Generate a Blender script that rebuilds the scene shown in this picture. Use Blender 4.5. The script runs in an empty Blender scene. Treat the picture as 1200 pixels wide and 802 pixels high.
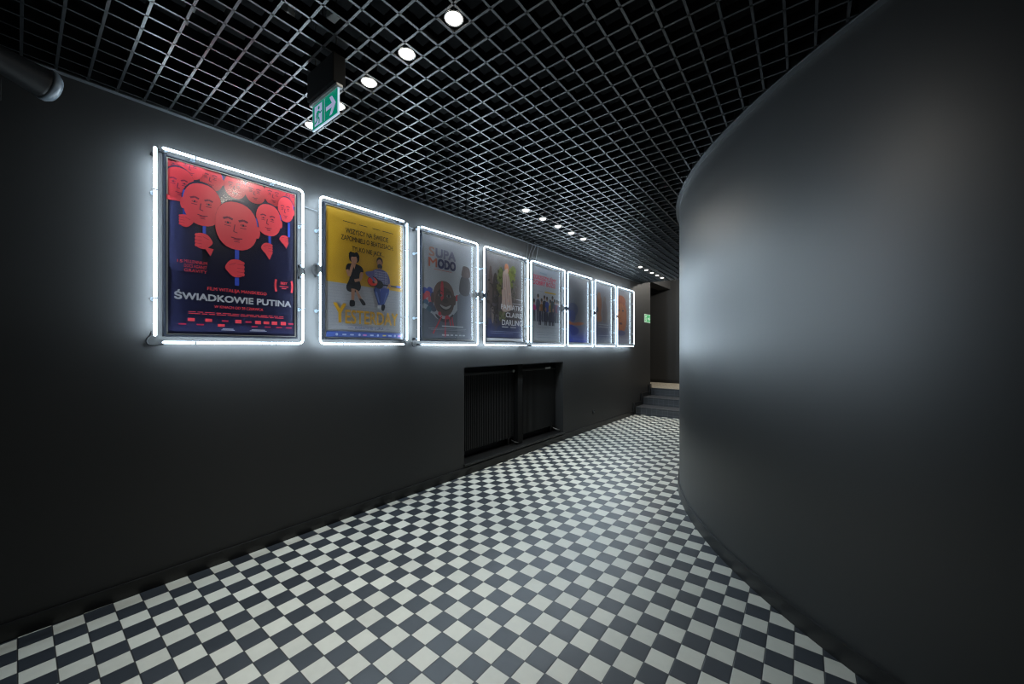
import bpy, bmesh, math, random
from math import sin, cos, pi, hypot, atan2, radians
from mathutils import Vector, Matrix
random.seed(7)
S = bpy.context.scene
COL = S.collection

# ------------------------------------------------------------------ camera, world, exposure
CAM = (2.8266, 0.0, 1.3207)
cd = bpy.data.cameras.new('camera'); cam = bpy.data.objects.new('camera', cd); COL.objects.link(cam)
cam.location = CAM
cam.rotation_euler = (pi/2, 0, radians(37.455))
cd.sensor_width = 36.0; cd.sensor_fit = 'HORIZONTAL'
cd.lens = 445.02/1200*36.0
cd.shift_y = 6.94/1200
cd.clip_start = 0.02; cd.clip_end = 60
S.camera = cam
W = bpy.data.worlds.new('world'); S.world = W; W.use_nodes = True
W.node_tree.nodes['Background'].inputs[0].default_value = (0.0, 0.0, 0.0, 1)
W.node_tree.nodes['Background'].inputs[1].default_value = 0.0
S.view_settings.view_transform = 'Standard'; S.view_settings.look = 'None'
S.view_settings.exposure = 0.0; S.view_settings.gamma = 1.0; S.view_settings.use_curve_mapping = False
S.cycles.use_denoising = True
S.cycles.max_bounces = 8; S.cycles.diffuse_bounces = 4; S.cycles.glossy_bounces = 4; S.cycles.transparent_max_bounces = 12
S.cycles.sample_clamp_indirect = 6.0; S.cycles.sample_clamp_direct = 4.0; S.cycles.filter_width = 1.2
NEON = 58.0          # radiance of the neon glass
NEON_COL = (0.70, 0.87, 1.0)
SPOT_W = 18.5        # watts of each ceiling spot
SPOT_COL = (1.0, 0.95, 0.86)
LENS = 120.0
LANDING = 190.0       # radiance of the landing lamp

# ------------------------------------------------------------------ constants of the place
ZG = 2.65            # underside of the open-cell grid
ZS = 3.15            # slab above it
WX, WS = -0.0285, 0.0254
TL = hypot(1, WS); T = Vector((WS/TL, 1/TL, 0)); N = Vector((1/TL, -WS/TL, 0)); WROT = atan2(T.y, T.x)
CC = Vector((5.2087, 4.6964)); CR = 3.424
Y_RISE = (7.5, 7.92, 8.39); RISE = 0.15; Z_LAND = 0.45; Y_BACK = 9.85
CELL = 0.1013; GX0 = 1.8568; GY0 = 1.1279

def wp(s, off, z):
    p = Vector((WX, 0, 0)) + T*s + N*off
    return Vector((p.x, p.y, z))

# ------------------------------------------------------------------ materials
MATS = {}
def mat(name, col, rough=0.5, spec=0.5, metal=0.0, emit=None, es=0.0, bump=None, coat=0.0):
    if name in MATS: return MATS[name]
    m = bpy.data.materials.new(name); m.use_nodes = True
    b = m.node_tree.nodes['Principled BSDF']
    b.inputs['Base Color'].default_value = (*col, 1)
    b.inputs['Roughness'].default_value = rough
    b.inputs['Specular IOR Level'].default_value = spec
    b.inputs['Metallic'].default_value = metal
    b.inputs['Coat Weight'].default_value = coat
    if emit:
        b.inputs['Emission Color'].default_value = (*emit, 1); b.inputs['Emission Strength'].default_value = es
    if bump:
        nt = m.node_tree
        tc = nt.nodes.new('ShaderNodeTexCoord'); no = nt.nodes.new('ShaderNodeTexNoise'); bp = nt.nodes.new('ShaderNodeBump')
        no.inputs['Scale'].default_value = bump[0]; no.inputs['Detail'].default_value = 3
        bp.inputs['Strength'].default_value = bump[1]; bp.inputs['Distance'].default_value = 0.002
        nt.links.new(tc.outputs['Object'], no.inputs['Vector']); nt.links.new(no.outputs['Fac'], bp.inputs['Height'])
        nt.links.new(bp.outputs['Normal'], b.inputs['Normal'])
    MATS[name] = m
    return m

class NG:
    """small node-graph helper"""
    def __init__(s, m): s.nt = m.node_tree
    def math(s, op, a, b=None, c=None):
        n = s.nt.nodes.new('ShaderNodeMath'); n.operation = op
        for i, v in enumerate((a, b, c)):
            if v is None: continue
            if isinstance(v, (int, float)): n.inputs[i].default_value = v
            else: s.nt.links.new(v, n.inputs[i])
        return n.outputs[0]
    def mix(s, f, a, b):
        n = s.nt.nodes.new('ShaderNodeMix'); n.data_type = 'RGBA'
        for i, v in ((0, f), (6, a), (7, b)):
            if isinstance(v, (int, float)): n.inputs[i].default_value = v
            elif isinstance(v, tuple): n.inputs[i].default_value = (*v, 1)
            else: s.nt.links.new(v, n.inputs[i])
        return n.outputs[2]

def tile_material(name, light, dark, grout, all_dark=False):
    m = bpy.data.materials.new(name); m.use_nodes = True; nt = m.node_tree; g = NG(m)
    b = nt.nodes['Principled BSDF']
    tc = nt.nodes.new('ShaderNodeTexCoord'); sp = nt.nodes.new('ShaderNodeSeparateXYZ')
    nt.links.new(tc.outputs['Object'], sp.inputs[0])
    x, y, z = sp.outputs
    def cell(v, size, off):
        u = g.math('DIVIDE', g.math('ADD', v, off), size)
        fl = g.math('FLOOR', u); fr = g.math('SUBTRACT', u, fl)
        e = g.math('MULTIPLY', g.math('MINIMUM', fr, g.math('SUBTRACT', 1.0, fr)), size)
        return fl, e
    if all_dark:
        fx, ex = cell(x, 0.1, 0.005); fy, ey = cell(y, 0.14, 0.02); fz, ez = cell(z, 0.075, 0.0375)
        edge = g.math('MINIMUM', ex, ez)
    else:
        fx, ex = cell(x, 0.1, 0.004); fy, ey = cell(y, 0.1, -0.003)
        edge = g.math('MINIMUM', ex, ey)
    par = g.math('FLOORED_MODULO', g.math('ADD', fx, fy), 2.0)
    cb = nt.nodes.new('ShaderNodeCombineXYZ'); nt.links.new(fx, cb.inputs[0]); nt.links.new(fy, cb.inputs[1])
    wn = nt.nodes.new('ShaderNodeTexWhiteNoise'); nt.links.new(cb.outputs[0], wn.inputs['Vector'])
    no = nt.nodes.new('ShaderNodeTexNoise'); no.inputs['Scale'].default_value = 22; no.inputs['Detail'].default_value = 5
    nt.links.new(tc.outputs['Object'], no.inputs['Vector'])
    va = g.math('ADD', 0.88, g.math('MULTIPLY', wn.outputs['Value'], 0.14))
    va = g.math('ADD', va, g.math('MULTIPLY', g.math('SUBTRACT', no.outputs['Fac'], 0.5), 0.16))
    base = dark if all_dark else g.mix(par, dark, light)
    if all_dark: base = g.mix(0.0, dark, dark)
    vm = nt.nodes.new('ShaderNodeVectorMath'); vm.operation = 'SCALE'
    nt.links.new(base, vm.inputs[0]); nt.links.new(va, vm.inputs['Scale'])
    gr = g.math('SMOOTH_MIN', 1.0, g.math('MULTIPLY', edge, 1/0.0026), 0.2)
    gr = g.math('POWER', g.math('MAXIMUM', gr, 0.0), 3.0)
    col = g.mix(gr, grout, vm.outputs[0])
    nt.links.new(col, b.inputs['Base Color'])
    ro = g.math('ADD', 0.41, g.math('MULTIPLY', g.math('SUBTRACT', no.outputs['Fac'], 0.5), 0.25))
    ro = g.math('ADD', ro, g.math('MULTIPLY', wn.outputs['Value'], 0.06))
    nt.links.new(ro, b.inputs['Roughness'])
    bp = nt.nodes.new('ShaderNodeBump'); bp.inputs['Strength'].default_value = 0.5; bp.inputs['Distance'].default_value = 0.002
    nt.links.new(gr, bp.inputs['Height']); nt.links.new(bp.outputs['Normal'], b.inputs['Normal'])
    return m

M_FLOOR = tile_material('checker_tiles', (0.68, 0.675, 0.595), (0.034, 0.040, 0.049), (0.030, 0.030, 0.030))
M_LAND = tile_material('landing_tiles', (0.62, 0.56, 0.45), (0.46, 0.40, 0.31), (0.2, 0.17, 0.13))
M_STEP = tile_material('step_tiles', (0.05, 0.05, 0.055), (0.045, 0.047, 0.052), (0.11, 0.115, 0.125), True)
M_WALL = mat('black_wall_paint', (0.030, 0.0302, 0.0306), 0.55, 0.5, bump=(90, 0.10))
M_CURVE = mat('black_satin_paint', (0.008, 0.0082, 0.0085), 0.40, 0.95, bump=(60, 0.06))
M_SLAB = mat('black_slab', (0.004, 0.004, 0.004), 0.9, 0.2)
M_GRID = mat('black_lacquered_metal', (0.008, 0.0086, 0.0096), 0.33, 0.9)
M_BASE = mat('black_skirting', (0.010, 0.010, 0.010), 0.38, 0.5)
M_TRIM = mat('dark_trim_metal', (0.07, 0.075, 0.08), 0.35, 0.5)
M_FRAME = mat('black_frame_metal', (0.005, 0.006, 0.009), 0.55, 0.12)
M_LIP = mat('aluminium_lip', (0.42, 0.40, 0.36), 0.35, 0.5, 0.6)
M_BLACK = mat('black_plastic', (0.014, 0.014, 0.015), 0.45, 0.5)
M_RUB = mat('black_rubber', (0.02, 0.02, 0.022), 0.6, 0.3)
M_CABLE = mat('grey_cable', (0.16, 0.17, 0.18), 0.5, 0.4)
M_CLEAR = mat('milky_glass_support', (0.45, 0.55, 0.65), 0.15, 0.5)
M_RAD = mat('black_radiator', (0.008, 0.008, 0.0085), 0.42, 0.5)
M_CAN = mat('lamp_can', (0.10, 0.10, 0.10), 0.35, 0.5)
M_CHROME = mat('lamp_bezel', (0.55, 0.55, 0.54), 0.25, 0.5, 0.8)
M_PALE = mat('pale_lens_rim', (0.13, 0.15, 0.17), 0.3, 0.5)
M_GALV = mat('galvanised_metal', (0.28, 0.28, 0.27), 0.5, 0.5, 0.3)
M_WHITEP = mat('white_plastic', (0.62, 0.62, 0.60), 0.4, 0.5)

def emission(name, col, st):
    m = bpy.data.materials.new(name); m.use_nodes = True; nt = m.node_tree
    nt.nodes.remove(nt.nodes['Principled BSDF'])
    m.cycles.emission_sampling = 'FRONT'
    e = nt.nodes.new('ShaderNodeEmission'); e.inputs[0].default_value = (*col, 1); e.inputs[1].default_value = st
    nt.links.new(e.outputs[0], nt.nodes['Material Output'].inputs[0])
    return m
M_NEON = emission('lit_neon_glass', NEON_COL, NEON)
M_LENS = emission('lit_spot_lens', SPOT_COL, LENS)

def pane_material():
    m = bpy.data.materials.new('acrylic_sheet'); m.use_nodes = True; nt = m.node_tree; g = NG(m)
    nt.nodes.remove(nt.nodes['Principled BSDF'])
    lw = nt.nodes.new('ShaderNodeLayerWeight'); lw.inputs['Blend'].default_value = 0.5
    f = g.math('ADD', 0.065, g.math('MULTIPLY', g.math('POWER', lw.outputs['Facing'], 4.0), 0.55))
    tr = nt.nodes.new('ShaderNodeBsdfTransparent'); gl = nt.nodes.new('ShaderNodeBsdfGlossy')
    gl.inputs['Roughness'].default_value = 0.11
    tc = nt.nodes.new('ShaderNodeTexCoord'); no = nt.nodes.new('ShaderNodeTexNoise'); bp = nt.nodes.new('ShaderNodeBump')
    no.inputs['Scale'].default_value = 5; no.inputs['Detail'].default_value = 1
    bp.inputs['Strength'].default_value = 0.05; bp.inputs['Distance'].default_value = 0.01
    nt.links.new(tc.outputs['Object'], no.inputs['Vector']); nt.links.new(no.outputs['Fac'], bp.inputs['Height'])
    nt.links.new(bp.outputs['Normal'], gl.inputs['Normal'])
    mx = nt.nodes.new('ShaderNodeMixShader')
    nt.links.new(f, mx.inputs[0]); nt.links.new(tr.outputs[0], mx.inputs[1]); nt.links.new(gl.outputs[0], mx.inputs[2])
    nt.links.new(mx.outputs[0], nt.nodes['Material Output'].inputs[0])
    return m
M_PANE = pane_material()

PRINT = 0.66   # density of the printed papers
INKS = {}
def ink(c):
    k = tuple(round(v, 3) for v in c)
    if k not in INKS:
        INKS[k] = mat('print_ink_%d' % len(INKS), tuple(v*PRINT for v in k), 0.32, 0.5)
    return INKS[k]

def ramp_ink(name, stops, axis=2, lo=-0.485, hi=0.485, noise=0.0, nscale=8):
    """paper printed with a colour blend (artwork of the poster itself)"""
    m = bpy.data.materials.new(name); m.use_nodes = True; nt = m.node_tree; g = NG(m)
    b = nt.nodes['Principled BSDF']; b.inputs['Roughness'].default_value = 0.32; b.inputs['Specular IOR Level'].default_value = 0.5
    tc = nt.nodes.new('ShaderNodeTexCoord'); sp = nt.nodes.new('ShaderNodeSeparateXYZ'); nt.links.new(tc.outputs['Object'], sp.inputs[0])
    v = g.math('DIVIDE', g.math('SUBTRACT', sp.outputs[axis], lo), hi-lo)
    if noise:
        no = nt.nodes.new('ShaderNodeTexNoise'); no.inputs['Scale'].default_value = nscale; no.inputs['Detail'].default_value = 4
        nt.links.new(tc.outputs['Object'], no.inputs['Vector'])
        v = g.math('ADD', v, g.math('MULTIPLY', g.math('SUBTRACT', no.outputs['Fac'], 0.5), noise))
    cr = nt.nodes.new('ShaderNodeValToRGB'); els = cr.color_ramp.elements
    els[0].position = stops[0][0]; els[0].color = (*[v_*PRINT for v_ in stops[0][1]], 1)
    els[1].position = stops[-1][0]; els[1].color = (*[v_*PRINT for v_ in stops[-1][1]], 1)
    for p, c in stops[1:-1]:
        e = els.new(p); e.color = (*[v_*PRINT for v_ in c], 1)
    nt.links.new(v, cr.inputs[0]); nt.links.new(cr.outputs[0], b.inputs['Base Color'])
    return m

# ------------------------------------------------------------------ mesh helpers
class MB:
    def __init__(s): s.bm = bmesh.new(); s.mats = []
    def mi(s, m):
        if m not in s.mats: s.mats.append(m)
        return s.mats.index(m)
    def face(s, pts, m, smooth=False):
        try: f = s.bm.faces.new([s.bm.verts.new(p) for p in pts])
        except ValueError: return None
        f.material_index = s.mi(m); f.smooth = smooth
        return f
    def box(s, lo, hi, m, bev=0.0):
        i = s.mi(m)
        r = bmesh.ops.create_cube(s.bm, size=1.0)
        vs = r['verts']
        for v in vs:
            v.co = Vector([lo[k] + (v.co[k]+0.5)*(hi[k]-lo[k]) for k in range(3)])
        fs = set(f for v in vs for f in v.link_faces)
        for f in fs: f.material_index = i
        if bev:
            es = list(set(e for v in vs for e in v.link_edges))
            b = bmesh.ops.bevel(s.bm, geom=es, offset=bev, segments=2, affect='EDGES', profile=0.5)
            for f in b['faces']: f.material_index = i
        return s
    def rings(s, rings, m, closed=True, caps=(True, True), smooth=True, loop=False):
        i = s.mi(m); vr = [[s.bm.verts.new(p) for p in r] for r in rings]
        n = len(vr[0]); K = len(vr)
        for a in range(K if loop else K-1):
            A, B = vr[a], vr[(a+1) % K]
            for k in range(n if closed else n-1):
                f = s.bm.faces.new((A[k], A[(k+1) % n], B[(k+1) % n], B[k])); f.material_index = i; f.smooth = smooth
        if not loop:
            if caps[0]: f = s.bm.faces.new(list(reversed(vr[0]))); f.material_index = i
            if caps[1]: f = s.bm.faces.new(vr[-1]); f.material_index = i
        return s
    def lathe(s, prof, m, origin=(0, 0, 0), axis=(0, 0, 1), n=24, caps=(True, True)):
        ax = Vector(axis).normalized(); u = ax.orthogonal().normalized(); w = ax.cross(u); o = Vector(origin)
        return s.rings([[o + ax*h + (u*cos(2*pi*k/n) + w*sin(2*pi*k/n))*r for k in range(n)] for r, h in prof], m, caps=caps)
    def tube(s, pts, r, m, n=10, round_ends=False):
        P = [Vector(p) for p in pts]; R = []
        u = None
        L = [r]*len(P)
        if round_ends:
            d0 = (P[0]-P[1]).normalized(); d1 = (P[-1]-P[-2]).normalized()
            pre = [(P[0]+d0*r*sin(a), r*cos(a)) for a in (1.25, 0.6)]
            post = [(P[-1]+d1*r*sin(a), r*cos(a)) for a in (0.6, 1.25)]
            L = [q[1] for q in pre] + L + [q[1] for q in post]
            P = [q[0] for q in pre] + P + [q[0] for q in post]
        for i, p in enumerate(P):
            d = (P[min(i+1, len(P)-1)] - P[max(i-1, 0)]).normalized()
            if u is None: u = d.orthogonal().normalized()
            u = (u - d*u.dot(d)).normalized(); w = d.cross(u)
            R.append([p + (u*cos(2*pi*k/n) + w*sin(2*pi*k/n))*L[i] for k in range(n)])
        return s.rings(R, m)
    def build(s, name, parent=None, loc=None, rot=None):
        bmesh.ops.recalc_face_normals(s.bm, faces=s.bm.faces[:]) if not getattr(s, 'keep', False) else None
        me = bpy.data.meshes.new(name); s.bm.to_mesh(me); s.bm.free()
        for m in s.mats: me.materials.append(m)
        o = bpy.data.objects.new(name, me); COL.objects.link(o)
        if parent: o.parent = parent
        if loc is not None: o.location = loc
        if rot is not None: o.rotation_euler = rot
        return o

def tag(o, label, cat, group=None):
    o['label'] = label; o['category'] = cat
    if group: o['group'] = group
    return o
def thing(name, label, cat, loc=(0, 0, 0), rz=0.0, group=None):
    e = bpy.data.objects.new(name, None); COL.objects.link(e); e.empty_display_size = 0.1
    e.location = loc; e.rotation_euler = (0, 0, rz)
    return tag(e, label, cat, group)
def structure(o, label=None):
    o['kind'] = 'structure'
    if label: o['label'] = label
    return o

def spline(pts, n=8):
    P = [Vector(p) for p in pts]; P = [2*P[0]-P[1]] + P + [2*P[-1]-P[-2]]; out = []
    for i in range(1, len(P)-2):
        for k in range(n):
            t = k/n; a, b, c, d = P[i-1:i+3]
            out.append(0.5*((2*b) + (c-a)*t + (2*a-5*b+4*c-d)*t*t + (3*b-a-3*c+d)*t**3))
    out.append(P[-2]); return out

# ================================================================== THE SETTING
# floor
f = MB(); f.box((-0.6, -4.2, -0.15), (9.4, 7.6, 0.0), M_FLOOR); structure(f.build('floor'), 'black and cream checkerboard tiled corridor floor')
# left wall with radiator recess, built in wall coordinates (x along wall, -y out of the wall)
R0, R1, RZ0, RZ1, RD = 2.821, 4.779, 0.115, 1.12, 0.22
S_END = 8.406; S_BACK = (Y_BACK)/T.y
w = MB()
def q(a, b, c, d): w.face([a, b, c, d], M_WALL)
def wf(s0, s1, z0, z1): q((s0, 0, z0), (s1, 0, z0), (s1, 0, z1), (s0, 0, z1))
wf(-3.6, R0, 0, ZS); wf(R1, S_END, 0, ZS); wf(R0, R1, 0, RZ0); wf(R0, R1, RZ1, ZS)
wf(S_END, S_BACK, 2.77, ZS)
q((R0, 0, RZ0), (R0, RD, RZ0), (R0, RD, RZ1), (R0, 0, RZ1)); q((R1, 0, RZ0), (R1, RD, RZ0), (R1, RD, RZ1), (R1, 0, RZ1))
q((R0, 0, RZ0), (R1, 0, RZ0), (R1, RD, RZ0), (R0, RD, RZ0)); q((R0, 0, RZ1), (R1, 0, RZ1), (R1, RD, RZ1), (R0, RD, RZ1))
q((R0, RD, RZ0), (R1, RD, RZ0), (R1, RD, RZ1), (R0, RD, RZ1))
q((S_END, 0, 0), (S_END, 0.3, 0), (S_END, 0.3, ZS), (S_END, 0, ZS)); q((-3.6, 0.3, 0), (S_END, 0.3, 0), (S_END, 0.3, ZS), (-3.6, 0.3, ZS))
q((S_END, 0, 2.77), (S_BACK, 0, 2.77), (S_BACK, 0.3, 2.77), (S_END, 0.3, 2.77)); q((S_END, 0.3, 2.77), (S_BACK, 0.3, 2.77), (S_BACK, 0.3, ZS), (S_END, 0.3, ZS))
bmesh.ops.remove_doubles(w.bm, verts=w.bm.verts, dist=1e-5)
structure(w.build('wall_left', loc=(WX, 0, 0), rot=(0, 0, WROT)), 'long matt black wall that carries the posters')
# curved wall: a drum
def arc_ring(r, z, a0, a1, n): return [(CC.x + r*cos(a0+(a1-a0)*k/n), CC.y + r*sin(a0+(a1-a0)*k/n), z) for k in range(n)]
NA = 256
def drum(r0, r1, z0, z1, m, name, label):
    b = MB()
    b.rings([arc_ring(r, z, 0, 2*pi, NA) for r, z in ((r1, z0), (r1, z1), (r0, z1), (r0, z0))], m, loop=True)
    for fc in b.bm.faces: fc.smooth = False
    for e in b.bm.edges: e.smooth = True
    o = b.build(name); 
    for p in o.data.polygons: p.use_smooth = True
    try: o.data.set_sharp_from_angle(angle=radians(40))
    except Exception: pass
    return structure(o, label)
drum(CR-0.12, CR, 0.0, ZS, M_CURVE, 'wall_right', 'curved black satin wall sweeping round to the right')
drum(CR-0.002, CR+0.014, 0.0, 0.085, M_BASE, 'baseboard_right', 'black skirting round the foot of the curved wall')
drum(CR-0.002, CR+0.030, ZG-0.012, ZG-0.004, M_TRIM, 'trim_1', 'thin dark edge trim between ceiling grid and curved wall')
# end walls and closure behind the camera
b = MB(); b.box((-3.0, Y_BACK, 0.0), (9.4, Y_BACK+0.2, ZS), M_WALL); structure(b.build('wall_back'))
b = MB(); b.box((-3.2, 8.39, 0.0), (-3.0, Y_BACK+0.2, ZS), M_WALL); structure(b.build('wall_side'))
b = MB(); b.box((-0.6, -4.2, 0.0), (9.4, -4.0, ZS), M_WALL); structure(b.build('wall_rear'))
b = MB(); b.box((9.2, -4.0, 0.0), (9.4, Y_BACK, ZS), M_WALL); structure(b.build('wall_far'))
b = MB(); b.box((-3.2, -4.2, ZS), (9.4, Y_BACK+0.2, ZS+0.15), M_SLAB); structure(b.build('ceiling'), 'black slab above the open grid')
# baseboard along left wall
b = MB(); b.box((-3.6, -0.015, 0), (7.48, 0.0, 0.079), M_BASE, 0.003); structure(b.build('baseboard_left', loc=(WX, 0, 0), rot=(0, 0, WROT)))
b = MB(); b.box((-3.0, Y_BACK-0.015, Z_LAND), (4.2, Y_BACK, Z_LAND+0.075), M_BASE, 0.003); structure(b.build('baseboard_back'))
b = MB(); b.box((-3.6, -0.03, ZG-0.006), (7.9, 0.0, ZG+0.0), M_TRIM); b.box((-3.6, -0.004, ZG), (7.9, 0.0, ZG+0.03), M_TRIM)
structure(b.build('trim_2', loc=(WX, 0, 0), rot=(0, 0, WROT)), 'dark edge trim between ceiling grid and poster wall')
# recess post and sill
b = MB(); b.box((3.80, 0.06, RZ0), (3.90, RD-0.001, RZ1-0.001), M_SLAB, 0.004); structure(b.build('trim_3', loc=(WX, 0, 0), rot=(0, 0, WROT)), 'black post in the middle of the radiator recess')
b = MB(); b.box((R0-0.01, -0.02, RZ0-0.022), (R1+0.01, RD-0.002, RZ0+0.002), M_BASE, 0.004); structure(b.build('trim_4', loc=(WX, 0, 0), rot=(0, 0, WROT)), 'black sill along the foot of the radiator recess')
# open-cell grid
def in_drum_y(y):
    d = (CR+0.028)**2-(y-CC.y)**2
    return CC.x-math.sqrt(d) if d > 0 else None
g = MB(); HB = 0.0048; HH = 0.042; GY_LO, GY_HI = -1.93, 7.86; GX_HI = 7.0
wallx = lambda y: WX + WS*y + 0.006
k = -40
while True:
    y = GY0 + CELL*k; k += 1
    if y < GY_LO: continue
    if y > GY_HI: break
    e = in_drum_y(y); x1 = min(GX_HI, e) if e else GX_HI
    g.box((wallx(y), y-HB, ZG), (x1, y+HB, ZG+HH), M_GRID)
    if e and 2*CC.x-e < GX_HI: pass
k = -30
while True:
    x = GX0 + CELL*k; k += 1
    if x < -0.03: continue
    if x > GX_HI: break
    y0 = GY_LO
    if x < wallx(GY_HI): y1 = (x-0.006-WX)/WS
    else: y1 = GY_HI
    d = (CR+0.028)**2-(x-CC.x)**2
    if y1 <= y0: continue
    if d > 0:
        h = math.sqrt(d)
        g.box((x-HB, y0, ZG), (x+HB, CC.y-h, ZG+HH), M_GRID)
        if CC.y+h < GY_HI: g.box((x-HB, CC.y+h, ZG), (x+HB, GY_HI, ZG+HH), M_GRID)
    else:
        g.box((x-HB, y0, ZG), (x+HB, y1, ZG+HH), M_GRID)
structure(g.build('ceiling_grid'), 'black open-cell metal grid ceiling of square cells')
# landing and stairs
b = MB(); b.box((-3.0, 8.40, 0.0), (4.6, Y_BACK, Z_LAND), M_LAND); structure(b.build('landing_floor'), 'landing with pale tiles at the top of the steps')
st = thing('staircase', 'short flight of dark tiled steps at the far end of the corridor', 'stairs', (0, 7.5, 0))
for i in range(3):
    b = MB(); y1 = Y_RISE[i+1] if i < 2 else 8.40
    z1 = RISE*(i+1)
    x0 = WX+WS*8.48+0.003
    b.box((x0, Y_RISE[i]-7.5, 0.0), (3.1, 8.40-7.5 if i < 2 else 8.42-7.5, z1-0.012), M_STEP)
    b.box((x0, Y_RISE[i]-7.5-0.012, z1-0.014), (3.1, (y1 if i < 2 else 8.47)-7.5, z1+0.001*0), M_STEP, 0.004)
    b.build('step', st)
    sk = MB(); x = WX+WS*Y_RISE[i]
    sk.box((x-0.0, Y_RISE[i]-7.5-0.10, 0 if i == 0 else z1-RISE), (x+0.028, Y_RISE[i]-7.5+0.02, z1+0.085), M_BASE, 0.003)
    if i < 2: sk.box((x, Y_RISE[i]-7.5, z1), (x+0.028, y1-7.5, z1+0.085), M_BASE, 0.003)
    sk.build('skirting', st)

# ================================================================== POSTERS
PW, PH = 0.672, 0.986
class Art:
    """flat print, drawn in poster fractions (0..1 from the left, 0..1 from the bottom)"""
    def __init__(s, bg): s.m = MB(); s.m.keep = True; s.l = 0; s.rect(0, 0, 1, 1, bg)
    def P(s, x, z, l=None): return Vector(((x-0.5)*PW, -0.00004*(s.l if l is None else l), (z-0.5)*PH))
    def poly(s, pts, c):
        s.l += 1; m = c if not isinstance(c, tuple) else ink(c)
        for ax, lim, sg in ((0, 0, 1), (0, 1, -1), (1, 0, 1), (1, 1, -1)):
            out = []
            for a, b_ in zip(pts, pts[1:]+pts[:1]):
                da, db = (a[ax]-lim)*sg, (b_[ax]-lim)*sg
                if da >= 0: out.append(a)
                if (da >= 0) != (db >= 0):
                    t = da/(da-db); out.append((a[0]+(b_[0]-a[0])*t, a[1]+(b_[1]-a[1])*t))
            pts = out
            if len(pts) < 3: return
        P = [s.P(*p) for p in pts]
        ar = sum(P[i].x*P[(i+1) % len(P)].z-P[(i+1) % len(P)].x*P[i].z for i in range(len(P)))
        if ar < 0: P.reverse()
        s.m.face(P, m)
    def rect(s, x0, z0, x1, z1, c): s.poly([(x0, z0), (x1, z0), (x1, z1), (x0, z1)], c)
    def ell(s, x, z, rx, rz, c, n=28, a0=0, a1=2*pi, tilt=0, sq=1.0):
        pts = []
        for k in range(n+(0 if a1-a0 > 6.2 else 1)):
            a = a0+(a1-a0)*k/n; ca, sa = cos(a), sin(a)
            ex = math.copysign(abs(ca)**sq, ca)*rx*PW; ez = math.copysign(abs(sa)**sq, sa)*rz*PH
            pts.append((x+(ex*cos(tilt)-ez*sin(tilt))/PW, z+(ex*sin(tilt)+ez*cos(tilt))/PH))
        s.poly(pts, c)
    def line(s, pts, wd, c):
        for (xa, za), (xb, zb) in zip(pts, pts[1:]):
            dx, dz = (xb-xa)*PW, (zb-za)*PH; L = hypot(dx, dz) or 1
            nx, nz = -dz/L*wd/2, dx/L*wd/2
            s.poly([(xa+nx/PW, za+nz/PH), (xb+nx/PW, zb+nz/PH), (xb-nx/PW, zb-nz/PH), (xa-nx/PW, za-nz/PH)], c)
    def blob(s, pts, c):
        P = [(p[0], 0, p[1]) for p in pts]; P = P+[P[0]]
        q_ = [2*Vector(P[0])-Vector(P[1])]
        out = []; n = len(pts)
        for i in range(n):
            a, b_, c_, d = [Vector((pts[(i+j) % n][0], pts[(i+j) % n][1], 0)) for j in (-1, 0, 1, 2)]
            for k in range(5):
                t = k/5
                v = 0.5*((2*b_)+(c_-a)*t+(2*a-5*b_+4*c_-d)*t*t+(3*b_-a-3*c_+d)*t**3); out.append((v.x, v.y))
        s.poly(out, c)
    def text(s, t, x, z, wd, hz, c, bold=0.0, spacing=1.0):
        """text centred on x with its base line at z, wd wide and capitals hz high"""
        s.l += 1
        cu = bpy.data.curves.new('t', 'FONT'); cu.body = t; cu.size = 1; cu.dimensions = '2D'; cu.fill_mode = 'BOTH'
        cu.space_character = spacing; cu.resolution_u = 3
        ob = bpy.data.objects.new('t', cu); COL.objects.link(ob)
        me = bpy.data.meshes.new_from_object(ob)
        bpy.data.objects.remove(ob); bpy.data.curves.remove(cu)
        if not me.vertices: return
        xs = [v.co.x for v in me.vertices]; x0, x1 = min(xs), max(xs)
        sx = wd*PW/(x1-x0); sz = hz*PH/0.73
        i = s.m.mi(ink(c)); d = bold*hz*PH*1.1
        for ox, oz in ([(0, 0)] if not bold else [(-d, -d), (d, -d), (-d, d), (d, d)]):
            vs = [s.m.bm.verts.new(((x-0.5)*PW+(v.co.x-(x0+x1)/2)*sx+ox, -0.00004*s.l, (z-0.5)*PH+v.co.y*sz+oz)) for v in me.vertices]
            for p in me.polygons:
                try:
                    fc = s.m.bm.faces.new([vs[k_] for k_ in p.vertices]); fc.material_index = i
                    fc.normal_update()
                    if fc.normal.y > 0: fc.normal_flip()
                except ValueError: pass
            s.l += 0.2
        bpy.data.meshes.remove(me)

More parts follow.
